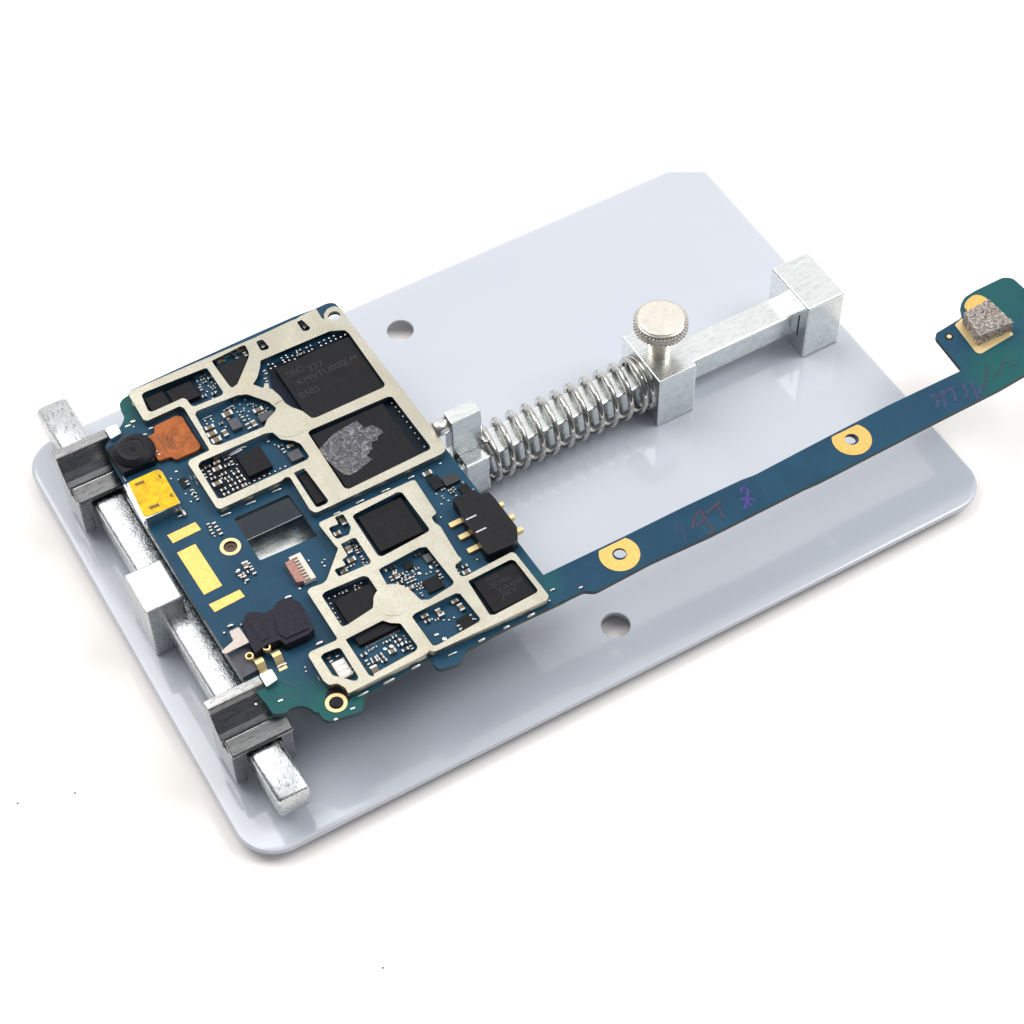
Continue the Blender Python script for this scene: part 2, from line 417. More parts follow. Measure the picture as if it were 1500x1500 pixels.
# sliding clamp on the main rail (spring side), with a hooked post and a pin over the board edge
cl = obj('sliding_clamp', box_bm(6.66, 7.15, 4.72, 5.48, .05, 1.0), M['alu'], fx, bev=.03)
def sub(name, b, m, par, bev=0, smooth=False):
    o = obj(name, b, m, None, bev=bev, smooth=smooth); o.parent = par; o.location = -(fx.location + par.location) if par.parent else (0, 0, 0)
    return o
sub('post', box_bm(6.57, 7.17, 5.03, 5.33, 1.002, 1.98), M['alu'], cl, .02)
# pin: horizontal cylinder pointing at the board
b = bmesh.new(); n = 20; c0 = []
for x, r in ((6.585, .15), (6.32, .15), (6.28, .12)):
    c0.append([b.verts.new((x, 5.19 + r * math.cos(2 * PI * k / n), 1.80 + r * math.sin(2 * PI * k / n))) for k in range(n)])
for a, d in zip(c0, c0[1:]):
    for k in range(n): b.faces.new((a[k], a[(k + 1) % n], d[(k + 1) % n], d[k]))
b.faces.new(c0[0]); b.faces.new(c0[-1][::-1])
sub('grip_pin', b, M['solder'], cl, smooth=True)
sub('screw_hole', lathe_bm((6.62, 5.02), [(0, 1.03), (.05, 1.03), (.05, 1.0)], 16), M['black'], cl)

# spring
turns = [.10] + [.315] * 10 + [.13, .115, .11]
path = []; x = 7.19; ph = PI * .6; N = 36; r0 = .50
for tn, pch in enumerate(turns):
    for k in range(N):
        path.append((x, RY + r0 * math.cos(ph), .60 + r0 * math.sin(ph))); x += pch / N; ph -= 2 * PI / N
sp = obj('spring', tube_bm(path, .058, 12), M['steel'], fx, smooth=True)

# thumb screw
TC = (10.96, 5.08)
ts = obj('thumb_screw', lathe_bm(TC, [(0, 2.21), (.40, 2.21), (.43, 2.195), (.435, 2.17)], 64), M['nickel'], fx, smooth=False, bev=.01)
b = bmesh.new(); n = 120; rows = [(.435, 2.169), (.475, 2.15), (.49, 2.12), (.49, 1.985), (.475, 1.955), (.40, 1.93), (.20, 1.93)]
rr = []
for i, (r, z) in enumerate(rows): rr.append([b.verts.new((TC[0] + r * math.cos(2 * PI * k / n), TC[1] + r * math.sin(2 * PI * k / n), z)) for k in range(n)])
for a, d in zip(rr, rr[1:]):
    for k in range(n): b.faces.new((a[k], a[(k + 1) % n], d[(k + 1) % n], d[k]))
# knurl studs
for row, (z, off) in enumerate(((2.12, 0), (2.07, .5), (2.02, 0), (1.97, .5))):
    for k in range(44):
        a = 2 * PI * (k + off) / 44; r = .487; cx, cy = TC[0] + r * math.cos(a), TC[1] + r * math.sin(a)
        m4 = Matrix.Translation((cx, cy, z)) @ Matrix.Rotation(a, 4, 'Z') @ Matrix.Diagonal((.022, .026, .024, 1))
        bmesh.ops.create_icosphere(b, subdivisions=1, radius=1, matrix=m4)
sub('knurled_rim', b, M['knurl'], ts, smooth=True)
pr = [(.18, 1.935)]
z = 1.93
while z > 1.32: pr += [(.205, z), (.205, z - .02), (.18, z - .035), (.18, z - .05)]; z -= .06
pr += [(.18, 1.296), (.22, 1.296)]
sub('threaded_shaft', lathe_bm(TC, pr, 40), M['nickel'], ts, smooth=False)

# ------------------------------------------------------------------ CIRCUIT BOARD
cbd = thing('circuit_board', 'blue phone circuit board with silver shield frames and long narrow arm, gripped in the fixture', 'circuit board', (4.3, 5.0, HB))
def pol(k, l, z, r=0):
    p = pts(k, l, z); return rnd(p, r) if r else p
out = []
out += [px('A', 150, 572), px('A', 395, 458), px('A', 830, 262), px('A', 1050, 165), px('A', 1175, 118), px('A', 1235, 90), px('A', 1275, 88), px('A', 1312, 125), px('A', 1335, 165)]
out += [(632, 630), (795, 841), (800, 845)]
out += [px('I', 60, 908), px('I', 500, 698), px('I', 840, 530), px('I', 1150, 385), px('I', 1220, 360), px('H', 130, 1185), px('H', 640, 920), px('H', 1112, 695),
        px('H', 945, 490), px('H', 948, 462), px('H', 975, 447), px('H', 1105, 368), px('H', 1112, 345), px('H', 1100, 290), px('H', 1125, 240), px('H', 1190, 198), px('H', 1370, 112), px('H', 1430, 118),
        px('H', 1500, 180), (1530, 452), (1556, 500), (1540, 530)]
out += [px('H', 1500, 725), px('H', 1350, 812), px('H', 920, 1030), (1200, 705), (1180, 713.5), px('I', 980, 688), px('I', 650, 838), px('I', 345, 1000), px('I', 285, 995), px('I', 262, 1003), px('I', 130, 1068)]
out += [px('C', 1500, 742), px('C', 1170, 898), px('C', 945, 1022), px('C', 925, 1075), px('C', 905, 1098), px('C', 805, 1128), px('C', 775, 1110), px('C', 760, 1065), px('C', 740, 1070)]
out += [px('C', 385, 1275), px('C', 385, 1330), px('C', 365, 1362), px('C', 195, 1412), px('C', 162, 1400), px('C', 135, 1360)]
out += [px('E', 1130, 838), px('E', 1100, 812), px('E', 1050, 800), px('E', 1000, 812), px('E', 965, 845), px('E', 900, 848), px('E', 870, 800)]
out += [px('E', 705, 612), px('E', 520, 318), px('J', 480, 1318), px('J', 130, 738), px('J', 35, 560), px('D', 720, 590), px('D', 668, 470), px('D', 732, 372), px('D', 775, 335), px('D', 800, 295), px('D', 812, 250), px('D', 800, 225), px('D', 780, 185), px('D', 775, 160), px('D', 795, 125), px('D', 845, 92)]
outw = [at(u, v, HB) for u, v in out]
outw = rnd(outw, .06, 3)
WIN = [Vector((2.43, 4.37)), Vector((3.53, 4.33)), Vector((3.485, 5.39)), Vector((2.43, 5.40))]
ringA = pt('A', 1274, 160, ST); ringJ = pt('J', 688, 806, HB); ringC = pt('C', 235, 1312, HB)
padI = pt('I', 481, 784, HB); padH = pt('H', 407, 1126, HB)
holes = [rnd(WIN, .04), circle(pt('A', 1276, 164, HB), .13, 24), circle(padI, .115, 24), circle(padH, .115, 24), circle(ringJ, .12, 24), circle(ringC, .12, 24)]
prism('board', outw, holes, HB - BT, HB, [M['pcb'], M['pcb_edge']], cbd, bev=.008, side_mi=1)

Z1 = HB + .004
def ring(name, c, r0, r1, m, z=HB + .012):
    return prism(name, circle(c, r1, 40), [circle(c, r0, 40)], HB - .02 if False else HB + .001, z, m, cbd, bev=.004)
ring('screw_ring', ringJ, .121, .185, M['gold_ring']); ring('screw_ring', ringC, .121, .185, M['gold_ring'])
for c in (ringJ, ringC):
    prism('ring_bush', circle(c, .118, 32), [circle(c, .06, 24)], HB - .08, HB - .035, M['hole_wall'], cbd)
    prism('bush_core', circle(c, .06, 24), [], HB - .085, HB - .06, M['hole_wall'], cbd)
# D-shaped gold pads on the arm
def dpad(c, ytop):
    p = [v for v in circle(c, .355, 60)]; p = [Vector((v.x, min(v.y, ytop))) for v in p]
    prism('screw_pad', dedupe(p), [circle(c, .125, 30)], HB + .001, HB + .007, M['gold'], cbd)
dpad(padI + Vector((-.03, -.03)), pt('I', 450, 735, HB).y); dpad(padH + Vector((0.02, -.03)), pt('H', 360, 1083, HB).y)
for l in ([(225, 722), (430, 625), (473, 680), (268, 780)], [(297, 850), (430, 785), (628, 1090), (495, 1158)], [(530, 1230), (755, 1120), (793, 1170), (573, 1285)]):
    prism('contact_pad', pts('J', l, HB), [], HB + .001, HB + .008, M['gold'], cbd)

# ---- shield frames: flat lattice top + folded skirt
def shield(outer, holes, skirt):
    bm_ = prism_bm(rnd(outer, .035, 3), [rnd(h, .03, 3) for h in holes], ST - .022, ST)
    o = obj('shield_frame', bm_, M['shield'], cbd, bev=.011)
    # skirt: thin wall set 1 mm in from the outline, down to the board
    s = bmesh.new(); pp = rnd(outer, .035, 3); ctr = sum(pp, Vector((0, 0))) / len(pp); sgn = 1 if area2(pp) > 0 else -1
    inn = []; ot = []
    for i in range(len(pp)):
        t = (pp[(i + 1) % len(pp)] - pp[i - 1]); nn = Vector((-t.y, t.x)).normalized() * sgn
        ot.append(pp[i] + nn * .006); inn.append(pp[i] + nn * .026)
    n_ = len(pp)
    v = [[s.verts.new((q.x, q.y, zz)) for q in l] for l, zz in ((ot, ST - .015), (ot, HB + .03), (inn, HB + .03), (inn, ST - .015))]
    for a, b_ in zip(v, v[1:]):
        for k in range(n_): s.faces.new((a[k], a[(k + 1) % n_], b_[(k + 1) % n_], b_[k]))
    w = obj('skirt', s, M['shield'], None); w.parent = o; w.location = -cbd.location - o.location
    return o
S1 = [(150, 575), (395, 468), (760, 312), (830, 283), (1040, 185), (1062, 178), (1090, 160), (1172, 118), (1205, 172), (1220, 182), (1216, 150), (1236, 120), (1272, 106), (1312, 118), (1336, 160),
      (1879, 862), (1884, 888), (1868, 915), (1186, 1236), (1168, 1240), (1140, 1225), (1030, 1045), (1005, 1045), (985, 1065), (648, 1220), (628, 1215), (470, 970), (480, 950), (590, 898), (450, 668), (425, 655), (245, 737), (225, 730), (148, 600)]
shield(pol('A', S1, ST), [
    pol('A', [(215, 598), (225, 582), (560, 448), (575, 447), (665, 580), (655, 597), (505, 658), (485, 650), (462, 618), (440, 612), (270, 688), (250, 680)], ST),
    pol('A', [(598, 408), (770, 322), (785, 322), (805, 362), (803, 390), (742, 535), (712, 556), (698, 545)], ST),
    pol('A', [(843, 302), (878, 288), (917, 330), (908, 345), (872, 352)], ST),
    pol('A', [(1068, 195), (1094, 180), (1143, 225), (1133, 240), (1102, 244)], ST),
    pol('A', [(868, 405), (1250, 243), (1330, 238), (1352, 252), (1553, 535), (1545, 552), (1175, 718), (1150, 722), (1098, 682), (1040, 662), (1005, 640), (975, 600), (930, 560), (880, 556), (826, 536), (850, 500), (866, 440)], ST),
    pol('A', [(508, 700), (520, 682), (742, 595), (795, 590), (915, 632), (955, 665), (950, 682), (905, 730), (890, 768), (760, 822), (640, 870), (600, 868)], ST),
    pol('A', [(525, 985), (535, 962), (895, 805), (935, 800), (980, 838), (1050, 845), (1088, 862), (1136, 930), (1128, 948), (660, 1163), (632, 1162)], ST),
    circle(pt('A', 1274, 160, ST), .115, 20),
    pol('B', [(343, 1168), (410, 1138), (562, 1340), (553, 1360), (497, 1385), (482, 1382)], ST),
    pol('B', [(433, 918), (448, 900), (935, 690), (962, 690), (1203, 1003), (1198, 1022), (690, 1270), (660, 1262)], ST)], 0)
S2 = [(140, 320), (650, 88), (668, 88), (787, 268), (757, 290), (772, 318), (806, 340), (902, 500), (926, 522), (890, 548), (888, 568), (918, 615), (945, 614), (1197, 482), (1218, 488), (1402, 720), (1397, 742),
      (775, 1030), (745, 1022), (735, 1038), (300, 1260), (285, 1228), (240, 1203), (195, 1213), (165, 1190), (80, 1050), (90, 1030), (232, 968), (240, 955), (75, 700), (88, 680), (160, 655), (182, 635), (246, 460), (228, 445), (142, 335)]
H5_ = [(155, 722), (170, 702), (380, 613), (410, 618), (466, 702), (440, 740), (436, 790), (290, 885), (265, 892)]
H8_ = [(650, 838), (665, 820), (890, 708), (915, 710), (1027, 848), (1018, 865), (790, 993), (765, 997)]
shield(pol('C', S2, ST), [
    pol('C', [(225, 290), (272, 272), (315, 345), (305, 385), (242, 410), (225, 402), (195, 357), (200, 345), (247, 328)], ST),
    pol('C', [(258, 438), (330, 403), (345, 408), (426, 532), (420, 545), (250, 617), (225, 585), (232, 575), (288, 553), (266, 523), (298, 500)], ST),
    pol('C', [(323, 287), (335, 274), (570, 153), (597, 155), (747, 355), (740, 370), (488, 506), (464, 502)], ST),
    pol('C', [(468, 582), (480, 570), (690, 458), (730, 453), (882, 645), (872, 665), (745, 743), (698, 745), (655, 702), (630, 685), (590, 668), (520, 672)], ST),
    pol('C', H5_, ST),
    pol('C', [(285, 962), (490, 858), (530, 872), (588, 874), (682, 1000), (675, 1022), (445, 1150), (440, 1165), (415, 1160)], ST),
    pol('C', [(148, 1058), (165, 1038), (245, 1008), (260, 1012), (357, 1168), (350, 1187), (330, 1190), (240, 1165), (215, 1160)], ST),
    pol('C', H8_, ST),
    pol('C', [(958, 642), (1190, 524), (1215, 528), (1342, 690), (1335, 705), (1105, 826), (1078, 828)], ST)], 0)
for k, x, y, r in (('A', 1020, 745, .335), ('C', 545, 745, .325)):
    prism('pickup_disc', circle(pt(k, x, y, ST), r, 48), [], ST - .004, ST + .006, M['shield'], cbd, bev=.003)
# engraved joint lines on the frames and the little hook by the big chip
for k, a, b_ in (('B', (222, 742), (272, 712)),):
    obj('seam_line', stroke_bm([pt(k, *a, ST), pt(k, *b_, ST)], .018, ST, ST + .002), M['cap'], cbd)
prism('spring_finger', pol('B', [(150, 640), (160, 600), (185, 600), (190, 635), (180, 645)], ST), [], ST - .09, ST - .03, M['shield'], cbd)

# ---- chips
ZC = HB + .10
def rect_from(k, l, z):
    """axis-aligned rectangle (board axes) fitted to 4 measured corners"""
    p = pts(k, l, z); xs = sorted(q.x for q in p); ys = sorted(q.y for q in p)
    x0, x1, y0, y1 = (xs[0] + xs[1]) / 2, (xs[2] + xs[3]) / 2, (ys[0] + ys[1]) / 2, (ys[2] + ys[3]) / 2
    return x0, x1, y0, y1
CHIPS = []
def chip(k, l, z=ZC, m='chip', name='chip', label=None, z0=HB + .012):
    x0, x1, y0, y1 = rect_from(k, l, z)
    o = obj(name, box_bm(x0, x1, y0, y1, z0, z), M[m], cbd, bev=.008); CHIPS.append((x0, x1, y0, y1))
    if label: o['label'] = label
    return o, (x0, x1, y0, y1)
big, RB = chip('P', [(403, 541), (508, 493), (566, 566), (455, 617)], ZC + .02, name='chip', label='largest black memory chip with faint grey printing')
mid, RM = chip('B', [(450, 935), (890, 735), (1150, 1060), (680, 1262)], ZC + .02, label='black chip under a torn scrap of adhesive')
chip('C', [(345, 300), (572, 182), (725, 355), (492, 482)], ZC, label='square black chip in the lower shield frame')
chip('A', [(232, 612), (330, 570), (372, 640), (270, 685)], ZC)
chip('A', [(352, 575), (485, 512), (532, 600), (400, 655)], ZC - .01)
chip('A', [(635, 440), (790, 375), (850, 490), (700, 560)], ZC)
chip('K', [(525, 195), (850, 130), (1000, 355), (700, 480)], ZC)
chip('B', [(365, 1178), (420, 1155), (540, 1340), (490, 1365)], ZC - .02)
chip('C', [(235, 742), (450, 640), (505, 795), (290, 888)], ZC)
chip('N', [(90, 235), (560, 20), (580, 110), (215, 300)], ZC)
rfc, RU = chip('U', [(190, 560), (775, 225), (1150, 715), (430, 1060)], ZC, label='black chip with small printed letters')
chip('K', [(1160, 215), (1290, 130), (1385, 220), (1250, 310)], ZC - .02, 'chip2', 'inductor')
chip('L', [(555, 520), (680, 430), (825, 550), (690, 655)], ZC - .01, 'chip2', 'inductor')
chip('L', [(1040, 430), (1260, 310), (1330, 400), (1110, 530)], ZC - .02, 'chip2', 'inductor')
chip('M', [(640, 660), (830, 590), (960, 700), (750, 860)], ZC - .04)
chip('M', [(370, 430), (480, 370), (540, 470), (420, 510)], ZC - .05)
chip('M', [(640, 320), (730, 270), (800, 370), (710, 420)], ZC - .05, 'cap_grey', 'filter')
chip('C', [(890, 850), (960, 820), (1005, 880), (940, 915)], ZC - .04)
chip('C', [(740, 75), (790, 55), (830, 110), (770, 150)], HB + .07)
chip('C', [(810, 75), (890, 40), (915, 85), (840, 120)], HB + .09, 'res', 'diode')
chip('C', [(905, 120), (950, 100), (985, 150), (930, 175)], HB + .08)
chip('Q', [(930, 880), (980, 800), (1070, 900), (1010, 980)], HB + .03, 'chip', 'chip')
led, _ = chip('C', [(205, 1092), (275, 1062), (332, 1150), (258, 1180)], ZC - .02, 'ceramic_white', 'antenna_switch', 'pale pink block with two rows of pads')
b = bmesh.new()
for i in range(3):
    for j in range(2):
        p = led; x0, x1, y0, y1 = _; cx = x0 + (x1 - x0) * (.3 + .4 * j); cy = y0 + (y1 - y0) * (.2 + .3 * i)
        box_bm(cx - .04, cx + .04, cy - .035, cy + .035, ZC - .019, ZC - .012, b)
o = obj('pad_grid', b, M['solder'], None); o.parent = led; o.location = -cbd.location - led.location
# near-black patches painting shade onto the cell floors around the chips
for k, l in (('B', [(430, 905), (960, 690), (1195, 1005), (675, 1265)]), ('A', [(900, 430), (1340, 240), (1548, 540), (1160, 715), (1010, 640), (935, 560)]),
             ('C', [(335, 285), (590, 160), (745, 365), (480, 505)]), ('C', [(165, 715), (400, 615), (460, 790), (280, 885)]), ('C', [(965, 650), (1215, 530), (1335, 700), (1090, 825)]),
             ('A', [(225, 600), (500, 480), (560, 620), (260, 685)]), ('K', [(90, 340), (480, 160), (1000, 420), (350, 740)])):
    prism('cell_shade', rnd(pts(k, l, HB + .05), .06), [], HB + .0008, HB + .0025, M['cell_shade'], cbd)
# chip printing
def text(s, size, loc, rot, mat, parent, name='printing', sx=1):
    cu = bpy.data.curves.new(name, 'FONT'); cu.body = s; cu.size = size; cu.align_x = 'LEFT'
    t = bpy.data.objects.new(name, cu); COL.objects.link(t); dg = bpy.context.evaluated_depsgraph_get()
    me = bpy.data.meshes.new_from_object(t.evaluated_get(dg)); bpy.data.objects.remove(t); bpy.data.curves.remove(cu)
    me.materials.clear(); me.materials.append(mat)
    o = bpy.data.objects.new(name, me); COL.objects.link(o); o.parent = parent
    o.location = Vector(loc) - cbd.location; o.rotation_euler = (0, 0, rot); o.scale = (sx, 1, 1)
    if parent is not cbd: o.location = Vector(loc) - cbd.location - parent.location
    return o
zb = ZC + .02 + .002
for s, q in (('SEC', (300, 590)), ('237', (560, 520)), ('KMVTU000LM', (430, 690)), ('B503', (450, 850))):
    p = pt('O', *q, zb); text(s, .20, (p.x, p.y - .04, zb), 0, M['ink_grey'], big, sx=1.0)
zu = ZC + .002
for s, q in (('W33', (330, 560)), ('5C10N', (420, 640)), ('GAAN4', (560, 690)), ('0C4', (640, 760))):
    p = pt('U', *q, zu); text(s, .13, (p.x, p.y - .03, zu), 0, M['ink_grey'], rfc)
c_ = pt('U', 440, 800, zu)
obj('printed_arc', stroke_bm([c_ + .19 * Vector((math.cos(a), math.sin(a))) for a in [(-1.3 + .1 * i) for i in range(28)]], .012, zu, zu), M['ink_grey'], None).parent = rfc
bpy.data.objects['printed_arc'].location = -cbd.location - rfc.location
# torn adhesive scrap, crumpled
fp = pts('B', [(740, 838), (765, 862), (785, 885), (830, 868), (870, 880), (908, 912), (872, 935), (868, 962), (830, 972), (838, 1012), (803, 1058), (838, 1082), (760, 1145), (700, 1182), (660, 1177), (600, 1130), (545, 1080), (500, 1022), (560, 957), (590, 925), (680, 870)], ZC + .04)
fl = prism('adhesive_scrap', fp, [], ZC + .021, ZC + .032, M['film'], None); fl.parent = mid; fl.location = -cbd.location - mid.location
fl['label'] = 'torn crinkled grey scrap of film'

# ---- small components (shared meshes)
def cap_mesh(name, m):
    bm_ = bmesh.new()
    box_bm(-.30, .30, -.47, .47, 0, .94, bm_)
    nb = len(bm_.faces)
    box_bm(-.5, -.29, -.5, .5, 0, 1, bm_); box_bm(.29, .5, -.5, .5, 0, 1, bm_)
    for i, f in enumerate(bm_.faces): f.material_index = 0 if i < nb else 1
    bmesh.ops.recalc_face_normals(bm_, faces=bm_.faces)
    me = bpy.data.meshes.new(name); bm_.to_mesh(me); bm_.free(); me.materials.append(m); me.materials.append(M['solder']); return me
def pad_mesh():
    bm_ = bmesh.new(); bmesh.ops.create_icosphere(bm_, subdivisions=2, radius=.55)
    for v in bm_.verts: v.co.x = max(-.45, min(.45, v.co.x)); v.co.y = max(-.45, min(.45, v.co.y)); v.co.z = max(0, v.co.z * 1.2)
    me = bpy.data.meshes.new('solder_joint'); bm_.to_mesh(me); bm_.free(); me.materials.append(M['solder'])
    for p in me.polygons: p.use_smooth = True
    return me
CM = {'c': ('capacitor', cap_mesh('capacitor', M['cap'])), 'g': ('capacitor', cap_mesh('capacitor', M['cap_grey'])), 'r': ('resistor', cap_mesh('resistor', M['res'])), 'p': ('solder_joint', pad_mesh())}
SIZE = {'c': (.13, .08), 'g': (.13, .08), 'r': (.095, .055), 'p': (.045, .045)}
cnt = {}
PLACED = []
def comp(zk, x, y, kind='p', d='x', l=None, w=None, z=HB + .003, h=None, ang=0, par=None, name=None):
    nm, me = CM[kind]
    if kind == 'p': nm = name or {'O': 'solder_pad', 'B': 'solder_pad', 'K': 'solder_terminal', 'L': 'solder_terminal', 'A': 'solder_terminal'}.get(zk, 'solder_joint')  # same solder joints, named only by the zoom area they lie in
    L0, W0 = SIZE[kind]; l = l or L0; w = w or W0
    hh = h or (.07 if kind in 'cg' else .045 if kind == 'r' else .035)
    p = pt(zk, x, y, z + hh * .8)
    PLACED.append((p.x, p.y, l, w) if d == 'x' else (p.x, p.y, w, l))
    o = bpy.data.objects.new(nm, me); COL.objects.link(o); o.parent = par or cbd
    o.location = Vector((p.x, p.y, z)) - cbd.location; o.scale = (l, w, hh)
    o.rotation_euler = (0, 0, (PI / 2 if d == 'y' else 0) + ang + random.uniform(-.04, .04))
    cnt[nm] = cnt.get(nm, 0) + 1
def many(zk, kind, lst, **kw):
    for t in lst:
        x, y = t[0], t[1]; d = t[2] if len(t) > 2 else 'x'; l = t[3] if len(t) > 3 else None; w = t[4] if len(t) > 4 else None
        comp(zk, x, y, kind, d, l, w, **kw)
# upper frame, lower-left cell
many('K', 'c', [(310, 312, 'x', .12, .06), (318, 388, 'x', .16, .09), (318, 568, 'x', .17, .09), (1215, 108, 'x', .14, .07), (650, 590, 'x', .09, .07), (300, 250, 'x', .13, .06)])
many('K', 'r', [(200, 365, 'x', .11), (410, 262, 'y'), (455, 240, 'y'), (500, 320, 'y'), (440, 350), (400, 450), (440, 500), (550, 437, 'x', .12, .06), (590, 485, 'x', .11), (475, 532), (510, 582, 'x', .12, .06), (622, 530, 'x', .12, .06),
                (430, 690, 'x', .11, .06), (540, 632, 'x', .11), (395, 640, 'x', .1), (930, 40, 'y', .1, .05), (1090, 108, 'x', .09, .05), (1130, 168, 'y', .1, .06), (170, 480, 'y', .1), (270, 505, 'x', .09), (125, 400, 'y', .08), (230, 440, 'y')])
many('K', 'p', [(710, 556), (770, 525), (832, 500), (890, 466), (957, 440), (1022, 412), (1085, 380), (1148, 352), (490, 410), (555, 380), (1020, 88), (350, 470), (370, 500), (560, 330)])
comp('K', 560, 165, 'p', 'x', .36, .07, h=.03, ang=.1); comp('K', 640, 122, 'p', 'x', .14, .03, h=.05)
# upper frame, middle cell
many('L', 'c', [(290, 600, 'x', .17, .08), (327, 700, 'x', .18, .10), (398, 800, 'x', .18, .10), (532, 690, 'y', .14, .09), (568, 390, 'x', .19, .11), (1050, 325, 'x', .18, .09), (985, 540, 'y', .14, .09)])
many('L', 'r', [(820, 465, 'y', .11), (1185, 275, 'y', .10), (1100, 200, 'y', .1, .05), (590, 490, 'y', .08), (900, 580, 'y', .13, .08)])
many('L', 'p', [(215, 490), (310, 460), (245, 537), (340, 497), (165, 590), (845, 157), (968, 222), (826, 291), (722, 348), (762, 395), (880, 410), (908, 460), (540, 580), (900, 340), (760, 230)])
comp('L', 590, 278, 'p', 'x', .23, .025, h=.05, ang=.05); comp('L', 250, 435, 'p', 'x', .24, .025, h=.05, ang=.02)
# upper frame, upper cells
many('A', 'c', [(648, 408, 'x', .17, .08), (762, 350, 'x', .15, .07), (785, 372, 'y', .1, .06), (880, 322, 'y', .12, .08), (1110, 215, 'y', .12, .08)])
many('A', 'r', [(735, 385, 'y', .09), (708, 378, 'x', .07), (540, 560, 'y', .09), (590, 500, 'x', .08), (560, 600, 'x', .08), (612, 585, 'x', .08)])
many('A', 'p', [(520, 515), (536, 535), (620, 530), (600, 522), (625, 572), (582, 540), (605, 610), (680, 425), (575, 572)])
many('O', 'p', [(65, 440), (95, 490), (120, 435), (150, 465), (245, 390), (265, 412), (300, 355), (320, 390), (280, 330), (360, 335), (390, 375), (530, 235), (560, 280), (600, 255), (580, 210), (685, 175), (710, 210), (745, 145), (770, 185), (805, 120), (830, 155), (890, 130), (950, 105), (865, 92), (1003, 78), (225, 360), (420, 300)], z=ZC + .005)
many('O', 'r', [(437, 335, 'x', .07, .035), (488, 310, 'x', .07, .035), (435, 280, 'x', .09, .04), (30, 545, 'y', .1), (40, 640, 'y', .1)], z=ZC)
many('B', 'p', [(960, 727), (985, 752), (1008, 780), (1032, 810), (1056, 845), (1080, 880), (1106, 915), (1130, 950), (1165, 1000), (418, 1150)], h=.03)
# lower frame
many('C', 'c', [(272, 315, 'y', .14, .09), (240, 380, 'x', .12, .08), (303, 470, 'y', .15, .09), (318, 525, 'x', .15, .09), (275, 587, 'x', .13, .08), (735, 50, 'x', .17, .09), (950, 592, 'x', .14, .08), (920, 785, 'y', .14, .09), (885, 752, 'x', .12, .07), (800, 815, 'y', .16, .09)])
many('C', 'r', [(355, 447, 'x', .08), (350, 480, 'y', .08), (378, 515, 'y', .08), (1040, 665, 'y', .1), (1060, 700, 'y', .1), (200, 1075, 'y', .1, .06), (235, 1045, 'y', .1, .06), (320, 1130, 'y', .1), (280, 700, 'x', .1, .05), (900, 590, 'y', .1), (940, 560, 'x', .1)])
many('C', 'p', [(335, 663), (370, 650), (250, 707), (225, 722), (192, 733), (203, 762), (215, 790), (228, 815), (242, 840), (256, 862), (870, 106), (785, 160), (850, 196), (812, 215), (893, 168), (808, 288), (1010, 520), (64, 1112), (68, 1135), (835, 90), (170, 520), (168, 555)])
many('M', 'r', [(240, 480, 'x', .1), (220, 635, 'y', .09), (355, 575, 'x', .08), (388, 628, 'x', .08), (335, 688, 'x', .1), (432, 672, 'y', .09), (484, 650, 'y', .09), (532, 630, 'y', .09), (578, 302, 'x', .1), (680, 252, 'x', .1), (830, 430, 'y', .11), (870, 557, 'y', .11)])
many('M', 'c', [(285, 592, 'y', .14, .08), (480, 760, 'x', .12, .07)])
many('M', 'p', [(135, 510, 'x', .07, .07), (430, 530), (505, 515), (602, 550, 'x', .08, .08), (760, 463, 'y', .1, .07), (758, 535), (740, 790, 'x', .09, .06), (378, 730, 'x', .07, .04), (530, 470), (700, 560), (410, 580)])
for i in range(19):
    t = i / 18; comp('N', 240 + 335 * t, 322 - 172 * t, 'p', 'y', .06, .018, h=.03, name='chip_pin')
many('N', 'r', [(225, 402, 'x', .11), (380, 406, 'x', .1), (402, 436, 'x', .1), (428, 462, 'x', .1), (320, 440, 'x', .1), (335, 467, 'x', .1), (262, 480, 'y', .1), (560, 265, 'x', .1), (530, 222, 'x', .08), (625, 290, 'x', .11), (590, 300, 'x', .1), (640, 350, 'x', .12), (700, 330, 'y', .08), (860, 68, 'x', .1), (1210, 90, 'y', .12, .07), (1300, 30, 'y', .12), (1180, 130, 'y', .1)])
many('N', 'p', [(435, 337, 'x', .08, .08), (500, 310, 'x', .09, .09), (590, 242), (625, 210), (642, 237), (685, 267), (905, 40), (1075, 50), (1125, 25), (1022, 50), (950, 195, 'x', .1, .06), (1030, 237, 'x', .09, .09), (1100, 226), (1192, 152), (1345, 42), (430, 537)])
many('N', 'c', [(340, 560, 'y', .2, .12), (510, 367, 'x', .13, .08), (832, 15, 'x', .12, .07), (1000, 0, 'x', .1, .06)])
# loose clusters on the open blue area
many('J', 'r', [(532, 650, 'y', .1), (575, 645, 'y', .12, .07), (552, 695, 'y', .1), (610, 695, 'y', .12, .07), (750, 1000, 'y', .12, .07), (855, 985, 'y', .12, .07), (800, 1035, 'y', .12, .07), (800, 995, 'x', .1), (830, 940, 'y', .1)])
many('J', 'c', [(795, 940, 'y', .14, .08)])
many('J', 'p', [(575, 640), (612, 690), (570, 722), (805, 908, 'x', .06, .06), (765, 1022, 'x', .06, .06), (795, 1065), (745, 970, 'x', .08, .06), (1360, 915), (1380, 940), (290, 248, 'x', .07, .05), (1260, 900), (1195, 1105, 'x', .06, .06)])
many('Q', 'r', [(1040, 895, 'y', .09), (1100, 1000, 'y', .09), (1150, 1080, 'y', .09)])
many('Q', 'p', [(1015, 1020), (1090, 1032), (1110, 975), (1140, 1010), (1080, 1115), (835, 835), (925, 850), (380, 200)])
